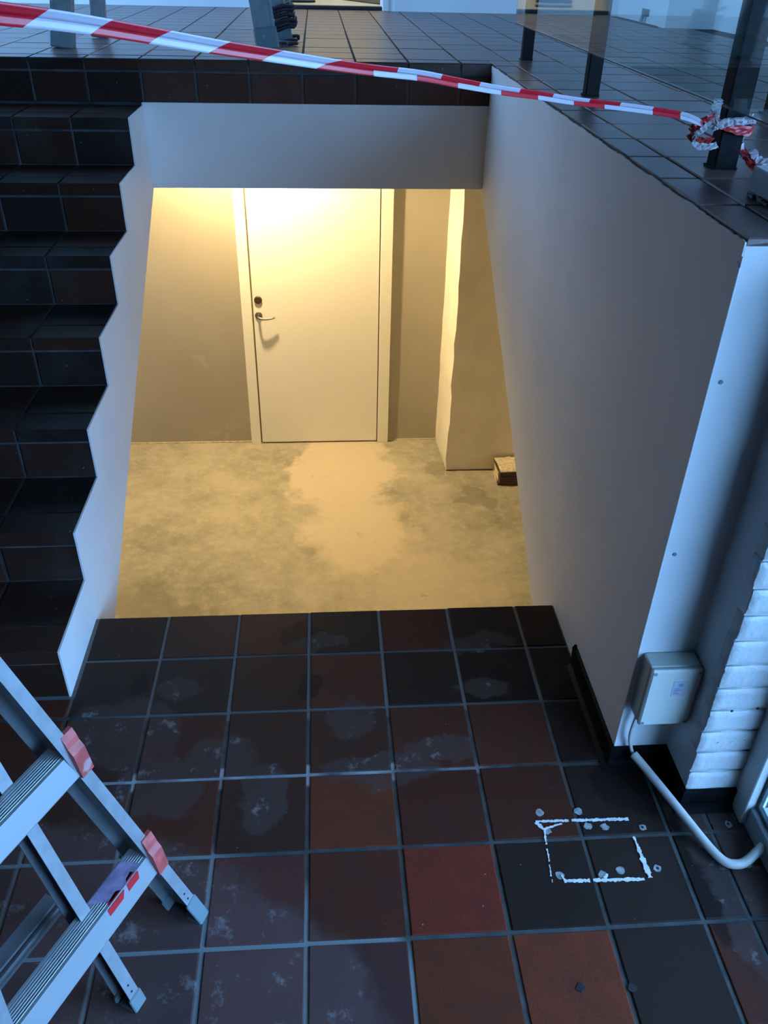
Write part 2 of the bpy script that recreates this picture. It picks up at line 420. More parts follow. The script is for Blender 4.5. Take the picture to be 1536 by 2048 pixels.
# filled drill holes in the landing tiles
holes = [(.545, -.741, 0), (.637, -.742, 0), (.776, -.793, 1), (.776, -.897, 1), (.552, -.789, 0), (.649, -.782, 0), (.553, -.902, 0), (.649, -.906, 0), (.691, -.897, 0),
         (.981, -.795, 1), (.982, -.900, 1), (.537, -1.140, 2), (.639, -1.146, 2), (.688, -.787, 0)]
for hx, hy, k in holes:
    m_ = MB(); n = 11; r0 = .0095 if k == 0 else .0085
    ring = [(hx + math.cos(a) * r0 * random.uniform(.75, 1.25), hy + math.sin(a) * r0 * random.uniform(.75, 1.25)) for a in [2 * math.pi * i / n for i in range(n)]]
    m_.prism(ring, -.001, .0012, 2)
    o = m_.build('hole_filler', GREY_FILL if k != 2 else DARKPL, landing)
    if k: MB().lathe([(.0035, 0), (.0035, .0005)], (hx, hy, .0012), (0, 0, 1), 10).build('hole_centre', DARKPL, o)

# ---- staircase
def nose(n): return YS + (n - 1) * T     # y of the nosing of step n (1..8)
prof = [(0, 0), (0, -.2), (.07, -.2), (YB, .823), (YB, H - .012)]
top = []
for n in range(8, 0, -1):
    top += [(nose(n), n * RI), (nose(n), (n - 1) * RI)]
cheekpoly = [(0, -.2), (.07, -.2), (YB, .823), (YB, H - .155)] + [(y, z) for y, z in top[1:]] + [(YS, -.001), (0, -.001)]
cheekpoly = [p for i, p in enumerate(cheekpoly) if i == 0 or p != cheekpoly[i - 1]]
def inset_profile(d):
    pts = [(0, -.2), (.07, -.2), (YB + d, .823 + d * .6)]
    pts.append((YB + d, 7 * RI - d))
    for n in range(7, 0, -1):
        pts += [(nose(n) + d, n * RI - d), (nose(n) + d, (n - 1) * RI - d)]
    pts += [(0, -.012)]
    out = []
    for p in pts:
        if not out or (abs(p[0] - out[-1][0]) + abs(p[1] - out[-1][1])) > 1e-5: out.append(p)
    return out
stairs = empty('staircase', (0, 0, 0)); tag(stairs, 'flight of seven dark clay tiled steps up beside the white cheek wall', 'staircase', kind='structure')
MB().prism(inset_profile(.005), -1.30, XL - .006, 0).build('stair_core', GROUTST, stairs)
MB().prism(cheekpoly, XL - .005, XL, 0).build('cheek_plaster', WHITE, stairs)
MB().prism([(.07, -.2), (.07, -.206), (YB, .817), (YB, .823)], -1.30, XL - .001, 0).build('soffit_plaster', WHITE, stairs)
scols = [(-1.295, -1.06), (-1.06, -.85), (-.85, XL - .005 + J)]
for n in range(1, 8):
    yn, zt = nose(n), n * RI
    for xa, xb in scols:
        # nosing tile: front lip 4 cm high, 10 cm deep
        c = dark_clay()
        m_ = MB(); b = .003
        pr = [(yn, zt - .04), (yn, zt - b), (yn + b, zt), (yn + .10, zt), (yn + .10, zt - TH), (yn + .012, zt - TH), (yn + .012, zt - .04)]
        m_.prism(pr, xa + J, xb - J, 0)
        o = m_.build('nosing_tile', STAIRTILE, stairs); o.color = (*c, 1)
        tile(stairs, (xa + J, yn + .109, zt - TH), (xb - J, yn + T - .003, zt), 'z', STAIRTILE, dark_clay(), 'tread_tile')
        tile(stairs, (xa + J, yn, zt - RI + .001), (xb - J, yn + TH, zt - .049), 'y', STAIRTILE, dark_clay(), 'riser_tile')

# ---- upper floor
upper = MB()
upper.box(-5, 4, YB + .005, 5.0, 1.10, H - .004)
upper.box(XR + .004, 2.47, YE + .004, YB + .005, 1.15, H - .004)
upper = upper.build('floor_upper', GROUTUP); struct(upper, 'upper floor of brown clay tiles around the stairwell')
ucols = [(k * P, (k + 1) * P) for k in range(-19, 11)]
# front edge: nosing and riser tiles
fc = [(max(a, -1.30) if a < -1.30 < b else a, b) for a, b in ucols]
for k, (xa, xb) in enumerate(ucols):
    if xa < -2.5 or xa > .7: continue
    if xa < XR < xb: xb = XR - .003 + J
    c = clay((.09, .055, .048)) if xa > XL else dark_clay()
    m_ = MB(); b = .003
    m_.prism([(YB, H - .04), (YB, H - b), (YB + b, H), (YB + .10, H), (YB + .10, H - TH), (YB + .012, H - TH), (YB + .012, H - .04)], xa + J, xb - J, 0)
    o = m_.build('nosing_tile', UPTILE, upper); o.color = (*c, 1)
    tile(upper, (xa + J, YB, H - .153), (xb - J, YB + TH, H - .049), 'y', STAIRTILE, clay((.10, .055, .045)) if xa > XL - .05 else dark_clay(), 'riser_tile')
MB().box(-2.5, XR - .002, YB + .004, YB + .03, 1.15, H - .02).build('riser_bed', GROUTST, upper)
stuff = MB(); count = 0
y = YB + .109
rws = []
while y < 4.9: rws.append((y, min(y + P, 4.95))); y += P
for ya, yb in rws:
    for xa, xb in ucols:
        if xb > 2.2 and ya > 3.7: continue
        near = (ya < 3.1 and -1.9 < xa < 2.0)
        if near:
            tile(upper, (xa + J * .8, ya + J * .8, H - TH - .003), (xb - J * .8, yb - J * .8, H), 'z', UPTILE, clay((.17, .105, .095)), 'tile')
        else:
            stuff.box(xa + J * .8, xb - J * .8, ya + J * .8, yb - J * .8, H - .01, H)
x_right = [(XR - .002, .84), (.84, 1.05), (1.05, 1.26), (1.26, 1.47), (1.47, 1.68), (1.68, 1.89), (1.89, 2.1), (2.1, 2.31), (2.31, 2.46)]
y = YE
first = True
while y < YB + .05:
    yb = min(y + P, YB + .109)
    if yb - y < .03: break
    for xa, xb in x_right:
        tile(upper, (xa + J * .8, y + (0 if first else J * .8), H - TH), (xb - J * .8, yb - J * .8, H), 'z', UPTILE, clay((.15, .095, .088)), 'tile')
    y += P; first = False
stuff.build('distant_tiles', UPTILE, upper)['kind'] = 'stuff'
bpy.data.objects['distant_tiles'].color = (.17, .105, .095, 1)

# ---- beam under the upper floor edge
struct(box('wall_beam', XL - .004, XR + .3, YB + .002, YB + .22, .823, H - .154, WHITE), 'white plastered beam under the tiled top edge of the well')

# ---- well wall on the right with its plaster end
wp = [(YE, -.2), (0, -.2), (0, -.19), (.13, -.19), (.20, -.178), (YB, .823), (YB, H - .0135), (YE, H - .0135)]
wp = [(YE, -.2), (.15, -.2), (.20, -.178), (YB, .823), (YB, H - .0135), (YE, H - .0135)]
ww = MB().prism(wp, XR, 1.28, 0).build('wall_right', WHITE); struct(ww, 'tall white plastered wall beside the open well')
# ragged plaster lip along the top edge
m_ = MB(); pts = []
n = 200
for i in range(n + 1):
    yy = YE + (YB - YE) * i / n; pts.append((yy, H - .0065 + max(-.001, .0035 * noise.noise(Vector((yy * 9, 0, 0))) + random.uniform(-.0012, .0015))))
m_.prism([(YE, H - .03)] + [(YB, H - .03)] + pts[::-1], XR - .0025, XR + .0005, 0); m_.build('plaster_lip', WHITE, ww)
m_ = MB(); pts = [(YE - .001, .0)] + [(YE - .001, 1.25), (YE + .02, 1.262)]
m_.prism([(YE - .0015, .07), (YE + .022, .07), (YE + .022, 1.235), (YE + .012, 1.262), (YE - .0015, 1.25)], XR - .0018, XR + .001, 0); m_.build('corner_bead', WHITE, ww, .0008)

# brick pier
pier = box('wall_pier', .887, 1.056, -.729, YE + .002, 0, H - .0135, WHITEGLOSS); struct(pier, 'white painted brick pier beside the window')
z = .052; CP = .0683
k = 0
while z < H - .03:
    h = min(CP - .0065, H - .016 - z)
    m_ = MB(); nx, nz = 14, 8; x0, x1 = .884 + random.uniform(-.002, .003), 1.008
    b0 = len(m_.v)
    for iz in range(nz + 1):
        for ix in range(nx + 1):
            u, v = ix / nx, iz / nz
            px = x0 + (x1 - x0) * u; pz = z + h * v; e = min(u * 14, v * 9, (1 - v) * 9, 1) ** .5
            yy = -.7345 - .0045 * min(1, e) + noise.noise(Vector((px * 40, k * 3.1, pz * 40))) * .0013
            if ix == 0: px += noise.noise(Vector((k, pz * 90, 3))) * .003
            m_.v.append((px, yy, pz))
    for iz in range(nz):
        for ix in range(nx):
            a = iz * (nx + 1) + ix; m_.f.append((a, a + 1, a + nx + 2, a + nx + 1)); m_.mi.append(0)
    m_.box(x0 + .001, x1, -.7338, -.70, z, z + h)
    m_.smooth = True
    m_.build('brick', WHITEGLOSS, pier)
    z += CP; k += 1
for hx, hz in ((.928, .325), (.985, .33), (.925, .222), (.955, .222), (.985, .226)):
    MB().lathe([(.0035, 0), (.003, .001)], (hx, -.7395, hz), (0, -1, 0), 10).build('screw_hole', DARKPL if hz > .3 else WHITEGLOSS, pier)
for hy, hx, hz in ((YE, .775, 1.045), (YE, .776, .655)):
    MB().lathe([(.004, 0), (.004, .002)], (hx, hy, hz), (0, -1, 0), 10).build('wall_plug', PLASTICGREY, ww)

# window frame and pane on the right
wf = empty('window_1', (0, 0, 0)); tag(wf, 'tall fixed window with a pale painted frame beside the brick pier', 'window', kind='structure')
FR = mat('frame_paint', (.42, .47, .48), .45, noise_scale=15, noise_amt=.1)
box('window_frame', 1.008, 1.056, -.795, -.7345, 0, 3.85, WHITEGLOSS, wf, .002)
box('window_sill', 1.02, 1.10, -2.699, -.795, -.2, .058, FR, wf, .002)
box('window_frame', 1.02, 1.10, -2.699, -.795, 3.80, 3.85, FR, wf)
BEAD = mat('weathered_green_bead', (.045, .07, .08), .6, noise_scale=30, noise_amt=.4, dirt=((.3, .34, .36), 22, .66))
box('glazing_bead', 1.030, 1.043, -2.699, -.7955, .0585, .07, BEAD, wf, .002)
box('glazing_bead', 1.030, 1.043, -.803, -.7955, .07, 3.80, BEAD, wf, .002)
for yy in (-1.9,): box('mullion', 1.02, 1.10, yy - .03, yy + .03, .058, 3.80, FR, wf)
box('pane', 1.0445, 1.0495, -2.699, -.7955, .0585, 3.80, GLASS, wf)
struct(box('wall_behind', -1.50, 1.2, -4.45, -4.30, -.2, 3.9, SHELL), 'unseen wall behind the landing, closed and kept dark to hold back light')  # unseen wall, closes off daylight from behind
# shell
struct(box('wall_light_block', 1.02, 1.18, -4.3, -2.7, 0, 3.9, SHELL), 'unseen dark wall added beside the landing window to hold back light')  # unseen wall added to shorten the window and keep daylight off the ladder
struct(box('wall_outer', 1.057, 2.62, -.74, -.60, -.2, 1.149, mat('dark_green_stone', (.02, .04, .045), .8, noise_scale=8, noise_amt=.5)), 'outer wall under the upper room')
struct(box('wall_left', -1.50, -1.302, -4.3, YB - .03, -.2, 3.9, SHELL), 'unseen wall along the stairs, kept dark to cut bounced light')  # unseen wall, its dark tone keeps bounce off the well wall
cl = MB(); cl.box(-5.2, 4, -4.3, 2.5, 3.9, 4.0); cl.box(-5.2, -4.4, 2.5, 4.7, 3.9, 4.0); cl.box(-1.6, 4, 2.5, 4.7, 3.9, 4.0); cl.box(-5.2, 4, 4.7, 7.3, 3.9, 4.0)
struct(cl.build('ceiling', CEIL), 'unseen ceiling kept dark to cut bounced light, with an added skylight')  # unseen ceiling, its dark tone cuts bounced light
w5 = empty('window_added_5'); tag(w5, 'skylight added to brighten the far part of the upper floor', 'window', kind='structure')  # added opening, brightens the back walls and upper tiles
box('pane', -4.4, -1.6, 2.5, 4.7, 3.94, 3.946, GLASS, w5)
w4 = empty('window_added_4'); tag(w4, 'tall unseen side window added to brighten the upper room', 'window', kind='structure')  # unseen opening added to light the upper room from the left
box('pane', -5.1, -5.094, 1.8, 4.9, 1.9, 3.9, GLASS, w4)
struct(box('wall_left', -1.50, -1.302, -4.3, YB - .03, -.2, 3.9, SHELL), 'unseen wall along the stairs, kept dark to cut bounced light')
cl = MB(); cl.box(-5, 4, -4.3, 2.5, 3.9, 4.0); cl.box(-5, -2.5, 2.5, 4.5, 3.9, 4.0); cl.box(1.5, 4, 2.5, 4.5, 3.9, 4.0); cl.box(-5, 4, 4.5, 7.3, 3.9, 4.0)
cl = cl.build('ceiling', CEIL); struct(cl, 'unseen ceiling kept dark to cut bounced light, with an added skylight over the upper floor')
sl = empty('window_added_4'); tag(sl, 'skylight added to brighten the upper floor', 'window', kind='structure')  # added opening that lets more daylight onto the upper floor
box('pane', -2.5, 1.5, 2.5, 4.5, 3.94, 3.946, GLASS, sl)
struct(box('wall_front_left', -5, -1.5, YB - .23, YB - .03, 1.1, 3.9, UPWALL), 'white wall of the upper room')
struct(box('wall_far_left', -5.2, -5, YB - .23, 5.2, 1.1, 1.9, UPWALL), 'white wall of the upper room')
# upper window wall over the outside (looks out past the pier)
w3 = empty('window_3'); tag(w3, 'upper window looking out beyond the balustrade', 'window', kind='structure')
box('window_sill', 1.10, 2.47, -.74, YE - .04, 1.15, 1.36, UPWALL, w3); box('pane', 1.10, 2.47, -.70, -.694, 1.36, 3.9, GLASS, w3)

# ---- upper room walls
UY = 4.93
def wseg(name, x0, x1, y0, y1, z0, z1, label): return struct(box(name, x0, x1, y0, y1, z0, z1, UPWALL), label)
wseg('wall_back', -5, -.40, UY, UY + .15, 1.1, 3.9, 'white wall of the upper room beside the open doorway')
wseg('wall_back_middle', .56, 2.30, UY - .12, UY + .15, 1.1, 3.9, 'white wall of the upper room between doorway and balustrade')
wseg('wall_back_lintel', -.40, .56, UY, UY + .15, 3.35, 3.9, 'white wall over the open doorway')
box('baseboard_back', .60, 1.46, UY - .132, UY - .1205, H, H + .09, UPWALL)['kind'] = 'structure'
wseg('wall_side', 2.19, 2.6, 3.90, UY - .12, 1.1, 3.9, 'white wall return with a small black fitting')
wseg('wall_side_pier', 2.17, 2.60, 3.78, 3.899, 1.1, 3.9, 'bright white pier of the upper room')
wseg('wall_side_right', 2.47, 2.62, YE - .2, 3.779, 1.1, 3.9, 'white side wall of the upper room')
# doorway
d2 = empty('door_2'); tag(d2, 'open doorway to the bright room behind the upper floor', 'doorway', kind='structure')
box('door_frame', .52, .56, UY - .13, UY + .15, H, 3.35, UPWALL, d2, .002); box('door_frame', -.40, -.36, UY - .01, UY + .15, H, 3.35, UPWALL, d2, .002)
box('threshold', -.36, .52, UY - .06, UY + .02, H + .001, H + .022, RUBBER, d2, .003)
for zz in (1.5,): box('hinge', .512, .52, UY - .01, UY + .02, zz - .05, zz + .05, STEEL, d2)
struct(box('floor_back_room', -2, 2, UY + .021, 7.2, 1.2, H + .012, CREAM), 'cream floor of the room behind the doorway')
struct(box('wall_back_room', -2, 2, 7.2, 7.3, 1.2, 3.9, UPWALL), 'white wall of the room behind the doorway')
for a, b_ in ((-2.1, -2.0), (2.0, 2.1)): struct(box('wall_back_room_side', a, b_, UY + .15, 7.3, 1.2, 3.9, UPWALL), 'white side wall of the room behind the doorway')
m_ = MB().prism([(.19, 5.99), (.55, 5.28), (1.2, 5.28), (1.2, 6.6), (.19, 6.6)], H + .0125, H + .020, 2); tag(m_.build('floor_mat', MATGREY), 'dark grey mat on the cream floor beyond the doorway', 'mat')

# ---- basement
bf = box('floor_basement', -2.6, 2.4, -.8, 4.0, ZB - .1, ZB, BFLOOR); struct(bf, 'bare concrete basement floor with a pale dusty patch')
bw = box('wall_basement_back', -2.6, 2.4, YD, YD + .15, ZB, 1.1, GREYWALL); struct(bw, 'grey cement rendered basement wall around the door')
struct(box('wall_basement_left', -2.75, -2.6, -.8, 4.0, ZB, 1.1, WHITE), 'unseen basement side wall, made white to bounce light')  # these unseen walls are white to bounce lamp light onto the pier
struct(box('wall_basement_right', 2.4, 2.55, -.8, 4.0, ZB, 1.1, WHITE), 'unseen basement side wall, made white to bounce light')
struct(box('wall_basement_front', -2.6, 2.4, -.95, -.8, ZB, -.2, WHITE), 'unseen basement wall beneath the landing, made white to bounce light')
struct(box('ceiling_basement', -2.6, 2.4, YB + .22, YD, 1.06, 1.099, WHITE), 'white basement ceiling')
struct(box('ceiling_landing', -2.6, 2.4, -.8, 0.0, -.215, -.2005, WHITE), 'underside of the landing')
for a, b_ in ((-2.6, -1.31), (1.29, 2.4)): struct(box('wall_basement_upper', a, b_, -.8, YB + .22, .2, 1.1, WHITE), 'wall over the basement side bay')
# rough pier in the basement
m_ = MB(); 
N = 26; zt = 1.06
prev = None
for i in range(N + 1):
    zz = ZB + (zt - ZB) * i / N
    dx = noise.noise(Vector((.3, zz * 7, 1.7))) * .012 + noise.noise(Vector((.3, zz * 23, 5.7))) * .006
    dy = noise.noise(Vector((1.3, zz * 5, .7))) * .01
    ring = [(.925 + dx * .4, YD, zz), (.945 + dx, 3.325 + dy, zz), (1.35, 3.325 + dy * .5, zz), (2.4, 3.325, zz)]
    b0 = len(m_.v); m_.v += ring
    if prev is not None:
        for q in range(3): m_.f.append((prev + q, prev + q + 1, b0 + q + 1, b0 + q)); m_.mi.append(1 if q == 0 else 0)
    prev = b0
pl = m_.build('wall_basement_pier', [ROUGH, mat('smooth_white_reveal', (.78, .74, .64), .7, noise_scale=8, noise_amt=.04)]); struct(pl, 'rough plastered pier beside the basement door wall')
box('gap_line', .95, 1.30, 3.318, 3.326, ZB, ZB + .006, DARKTILE, pl)
# painted line at the foot of the grey wall
box('baseboard_basement', -2.6, -.512, YD - .006, YD - .0005, ZB + .0005, ZB + .014, MORTARL)['kind'] = 'structure'
box('baseboard_basement_short', .545, .925, YD - .006, YD - .0005, ZB + .0005, ZB + .012, MORTARL)['kind'] = 'structure'

# door 1
d1 = empty('door_1', (0, 0, 0)); tag(d1, 'plain cream flush door at the foot of the basement wall', 'door', kind='structure')
zt = ZB + 2.1
box('door_leaf', -.430, .456, YD - .022, YD - .004, ZB + .012, zt, DOORPAINT, d1, .0015)
for a, b_ in ((-.512, -.440), (.464, .545)):
    box('door_casing', a, b_, YD - .034, YD - .0005, ZB, zt + .07, DOORPAINT, d1, .002)
box('door_casing', -.512, .545, YD - .034, YD - .0005, zt + .006, zt + .075, DOORPAINT, d1, .002)
box('door_gap', -.440, .464, YD - .003, YD - .0008, ZB, zt, mat('gap_shadow', (.18, .14, .08), .9), d1)
yy = YD - .022
ros = MB(); ros.smooth = False; ros.lathe([(.026, 0), (.026, .006), (.022, .009)], (-.395, yy, -.505), (0, -1, 0), 24); ros = ros.build('handle_rosette', STEEL, d1)
hp = [(-.395, yy - .008, -.505), (-.395, yy - .035, -.505), (-.388, yy - .052, -.508)] + [(-.388 + .022 * i, yy - .054 + .0006 * i * i, -.512 - .006 * math.sin(i / 5.5 * math.pi) + .001 * i) for i in range(1, 6)]
hm = MB().tube(hp, .008, 10, r_list=[.009, .009, .009, .0085, .008, .0075, .007, .0055]); hm.smooth = True; hm.build('lever', STEEL, ros)
MB().lathe([(.0275, 0), (.0275, .008), (.024, .011)], (-.392, yy, -.392), (0, -1, 0), 24).build('lock_rosette', mat('bronze_lock', (.09, .06, .03), .5, metal=.6), d1)

# basement lamp (fixed to the basement ceiling, above the view)
lm = empty('ceiling_lamp', (-.46, 3.36, 1.06)); tag(lm, 'small bulb lamp on the basement ceiling before the door, with an added light-blocking rim', 'lamp')
MB().lathe([(.06, 0), (.06, .03), (.03, .05)], (0, 0, 0), (0, 0, -1), 20).build('lamp_base', DOORPAINT, lm)
GL = bpy.data.materials.new('lamp_globe_glow'); GL.use_nodes = True; b = GL.node_tree.nodes['Principled BSDF']
b.inputs['Emission Color'].default_value = (1.0, .75, .38, 1); b.inputs['Emission Strength'].default_value = LAMP_STRENGTH
sm = MB(); sm.lathe([(.150, .03), (.16, .145), (.157, .145), (.147, .033)], (0, 0, 0), (0, 0, -1), 40); sm.f = [f for f in sm.f if len(f) == 4]; sm.mi = sm.mi[:len(sm.f)]; sm.build('shade', DOORPAINT, lm)  # rim added to keep direct lamp light off the well wall
MB().lathe([(.150, .029), (.150, .034)], (0, 0, 0), (0, 0, -1), 40).build('reflector', DOORPAINT, lm)
gm = MB(); gm.lathe([(.015, .05)] + [(.04 * math.sin(a), .09 - .04 * math.cos(a)) for a in [math.pi * i / 12 for i in range(2, 12)]] + [(.004, .13)], (0, 0, 0), (0, 0, -1), 24); gm.smooth = True; gm.build('globe', GL, lm)

# black baseboards
def cove(name, pts, label, h=.062, t=.009):
    """skirting that follows plan points pts; profile: upright plus a cove toe on the floor"""
    m_ = MB(); pf = [(0.0005, h), (t, h - .003), (t, .018), (t + .004, .007), (t + .016, .001), (0.0005, .001)]
    segs = []
    P2 = [Vector(p) for p in pts]; b0 = 0
    for i, p in enumerate(P2):
        d0 = (P2[i] - P2[i - 1]).normalized() if i else (P2[1] - P2[0]).normalized()
        d1_ = (P2[i + 1] - P2[i]).normalized() if i < len(P2) - 1 else d0
        n0 = Vector((d0.y, -d0.x)); n1 = Vector((d1_.y, -d1_.x)); bis = (n0 + n1)
        bis = bis / max(.3, bis.dot(n0))
        for o_, z_ in pf: m_.v.append((p.x + bis.x * o_, p.y + bis.y * o_, z_))
    k = len(pf)
    for i in range(len(P2) - 1):
        for q in range(k):
            q2 = (q + 1) % k; m_.f.append((i * k + q, i * k + q2, (i + 1) * k + q2, (i + 1) * k + q)); m_.mi.append(0)
    m_.f.append(tuple(range(k))); m_.f.append(tuple((len(P2) - 1) * k + q for q in range(k))[::-1]); m_.mi += [0, 0]
    o = m_.build(name, BLACK); o['kind'] = 'structure'; o['label'] = label; return o
cove('baseboard_right', [(XR, -.262), (XR, YE), (.8872, YE), (.8872, -.7395), (1.0075, -.7395)], 'black coved skirting around the foot of the white wall and pier')
m_ = MB(); m_.prism([(-.262, .001), (-.262, .055), (-.248, .066), (-.250, .05), (-.240, .052), (-.246, .001)], XR - .009, XR - .0005, 0); o = m_.build('baseboard_right_broken', BLACK); o['kind'] = 'structure'

# ================================================================== THINGS
# ---- junction box on the recess wall
jb = empty('junction_box', (.82, YE, .205)); tag(jb, 'pale grey electrical junction box on the wall recess above the black skirting', 'junction box')
def loc(o, root):  # keep world placement while the root stands elsewhere
    o.location = Vector(o.location) - root.location; return o
x0, x1, z0, z1 = .767, .884, .204, .378
loc(box('box_base', x0, x1, YE - .048, YE - .0008, z0, z1, BOXPL, jb, .003), jb)
loc(box('box_lid', x0 - .0006, x1 + .0002, YE - .062, YE - .0486, z0 - .0006, z1 + .0006, BOXPL, jb, .004), jb)
for sx, sz in ((x0 + .008, z0 + .009), (x1 - .008, z0 + .009), (x0 + .008, z1 - .009), (x1 - .008, z1 - .009)):
    loc(MB().lathe([(.0042, 0), (.0042, .0012)], (sx, YE - .0618, sz), (0, -1, 0), 10).build('screw_cap', PLASTICGREY, jb), jb)
lb = loc(box('printed_label', .822, .852, YE - .0628, YE - .0622, .300, .345, LABELW, jb), jb)
m_ = MB(); cx, cz = .8395, .334
for i in range(20):
    a0, a1 = 2 * math.pi * i / 20, 2 * math.pi * (i + 1) / 20
    m_.face([(cx + math.cos(a) * r, YE - .0631, cz + math.sin(a) * r) for a, r in ((a0, .0052), (a1, .0052), (a1, .0040), (a0, .0040))])
m_.box(cx - .0025, cx + .0025, YE - .0632, YE - .0629, cz - .001, cz + .0014)
for i, wd in enumerate((.012, .018, .009, .014)): m_.box(.826, .826 + wd, YE - .0632, YE - .0629, .322 - i * .005, .3232 - i * .005)
m_.build('label_print', LABELD, lb)
bpy.data.objects['label_print'].location = (0, 0, 0)

# thin cable and pipe
def smooth_path(pts, n=8):
    pts = [Vector(p) for p in pts]; out = []
    for i in range(len(pts) - 1):
        a, b, c, d = pts[max(i - 1, 0)], pts[i], pts[i + 1], pts[min(i + 2, len(pts) - 1)]
        for k in range(n):
            t = k / n; out.append(.5 * ((2 * b) + (c - a) * t + (2 * a - 5 * b + 4 * c - d) * t * t + (3 * b - a - 3 * c + d) * t ** 3))
    out.append(pts[-1]); return out
cp = empty('cable_conduit', (.83, -.70, 0)); tag(cp, 'off-white plastic conduit pipe with thin cable lying bent on the clay tiles', 'pipe')
pipe = smooth_path([(.795, -.632, .062), (.818, -.672, .050), (.860, -.764, .034), (.902, -.858, .018), (.925, -.895, .0135), (.948, -.905, .0135), (.975, -.900, .0145), (1.020, -.875, .030)], 7)
m_ = MB(); m_.tube(pipe, .0105, 16, caps=False); m_.tube(pipe[::-1], .0088, 16, caps=False)
rim = []
for end in (pipe[0], pipe[-1]): pass
m_.smooth = True; loc(m_.build('pipe', PIPE, cp), cp)
cab = smooth_path([(.782, YE - .020, .204), (.776, -.627, .150), (.778, -.626, .112), (.786, -.624, .085), (.795, -.632, .062), (.82, -.676, .049)], 6)
m_ = MB().tube(cab, .0042, 10); m_.smooth = True; loc(m_.build('cable', PIPE, cp), cp)
cab = smooth_path([(.99, -.893, .02), (1.02, -.876, .030), (1.05, -.872, .0625), (1.056, -.90, .0625)], 6)
m_ = MB().tube(cab, .0035, 10); m_.smooth = True; loc(m_.build('cable', PIPE, cp), cp)

# ---- dried adhesive outline on the tiles: four ragged strokes
pm = empty('adhesive_outline', (.64, -.84, 0)); tag(pm, 'ragged white rectangle of dried adhesive left on the landing tiles', 'adhesive mark')
def stroke(a, b, w0, w1, gaps=(), seed=0):
    zt = .0014 + seed * .00009
    random.seed(seed); a = Vector(a); b = Vector(b); d = (b - a); L = d.length; t = d / L; nrm = Vector((-t.y, t.x)); n = int(L / .0035)
    m_ = MB(); prev = None
    for i in range(n + 1):
        f = i / n; p = a + d * f
        if any(g0 < f < g1 for g0, g1 in gaps): prev = None; continue
        w = (w0 + (w1 - w0) * f) * random.uniform(.6, 1.6) / 2; o_ = random.uniform(-.0008, .0008)
        q = (p + nrm * (w + o_), p - nrm * (w - o_))
        if prev:
            m_.face([(prev[0].x, prev[0].y, zt), (q[0].x, q[0].y, zt), (q[1].x, q[1].y, zt), (prev[1].x, prev[1].y, zt)])
            for s_ in (0, 1): m_.face([(prev[s_].x, prev[s_].y, .0002), (q[s_].x, q[s_].y, .0002), (q[s_].x, q[s_].y, zt), (prev[s_].x, prev[s_].y, zt)])
        prev = q
    return loc(m_.build('stroke', PAINTMARK, pm), pm)
stroke((.530, -.764), (.750, -.769), .004, .0065, ((.36, .38),), 3)
stroke((.530, -.766), (.548, -.79), .009, .005, (), 4)
stroke((.541, -.786), (.590, -.773), .004, .003, (), 9)
stroke((.545, -.79), (.533, -.918), .0035, .0022, ((.3, .34), (.62, .66), (.9, .93)), 5)
stroke((.560, -.916), (.738, -.921), .0065, .006, ((.33, .36),), 6)
stroke((.556, -.902), (.563, -.915), .003, .006, (), 13)
stroke((.650, -.916), (.660, -.905), .007, .004, (), 14)
stroke((.748, -.816), (.752, -.919), .005, .009, (), 7)
stroke((.7495, -.862), (.7515, -.908), .008, .015, (), 8)
random.seed(21)

# ---- aluminium step ladder, folded, standing on the landing
lad = empty('step_ladder', (-.30, -1.2, 0)); tag(lad, 'aluminium step ladder with red step clips leaning over the landing tiles', 'ladder')
e = Vector((-.465, -.885, 0)).normalized(); r = Vector((-.885, .465, 0)).normalized()
def frame_mat(o, ex, ez, ey=None):
    ez = ez.normalized(); ex = (ex - ez * ex.dot(ez)).normalized(); ey = ez.cross(ex)
    M = Matrix.Identity(4)
    for i in range(3): M[i][0] = ex[i]; M[i][1] = ey[i]; M[i][2] = ez[i]; M[i][3] = o[i]
    return M
LEN = 1.95
def rail(name, foot, d, inward, w, depth, L, capsz=.075):
    """open C channel: front flange w wide from the outer edge inward, web 'depth' deep behind the outer edge"""
    d = d.normalized(); M = frame_mat(foot, inward, d)
    # local y: ez x ex ; make sure it points rearwards
    s_ = 1 if Vector((M[0][1], M[1][1], M[2][1])).dot(r) > 0 else -1
    t = .0022; m_ = MB()
    def bx(xa, xb, ya, yb, za, zb): m_.box(xa, xb, *(sorted((s_ * ya, s_ * yb))), za, zb, 0, M)
    bx(0, w, 0, t, .03, L); bx(0, t, t, depth, .03, L); bx(0, w, depth - t, depth, .03, L)
    o = m_.build(name, ALU, lad); loc(o, lad)
    c = MB()
    def cx(xa, xb, ya, yb, za, zb): c.box(xa, xb, *(sorted((s_ * ya, s_ * yb))), za, zb, 0, M)
    cx(-.003, w + .004, -.003, .004, .000, capsz); cx(-.003, .004, .004, depth + .003, .0, capsz); cx(-.003, w + .004, depth - .004, depth + .003, .006, capsz * .7); cx(-.003, w + .004, .004, depth - .004, .0, .012)
    q = c.build('rubber_foot', PLASTICGREY, o, .002); q.location = (0, 0, 0)
    for zz in (capsz + .012, capsz + .030):
        h = MB()
        h.lathe([(.0022, 0), (.0022, .0008)], tuple(M @ Vector((w * .55, -.0004 * s_, zz))), tuple((M.to_3x3() @ Vector((0, -s_, 0)))), 8)
        h.build('rivet_hole', DARKPL, o).location = (0, 0, 0)
    return o, M, s_
dA = Vector((-.298, -.042, 1)); fA = Vector((-.208, -.944, 0)) + Vector((0, 0, .0))
rail('side_rail', fA, dA, e, .0235, .078, LEN)
W0 = .47
fA2 = fA + e * W0; dA2 = Vector((r.x * .244 - e.x * .176, r.y * .244 - e.y * .176, 1))
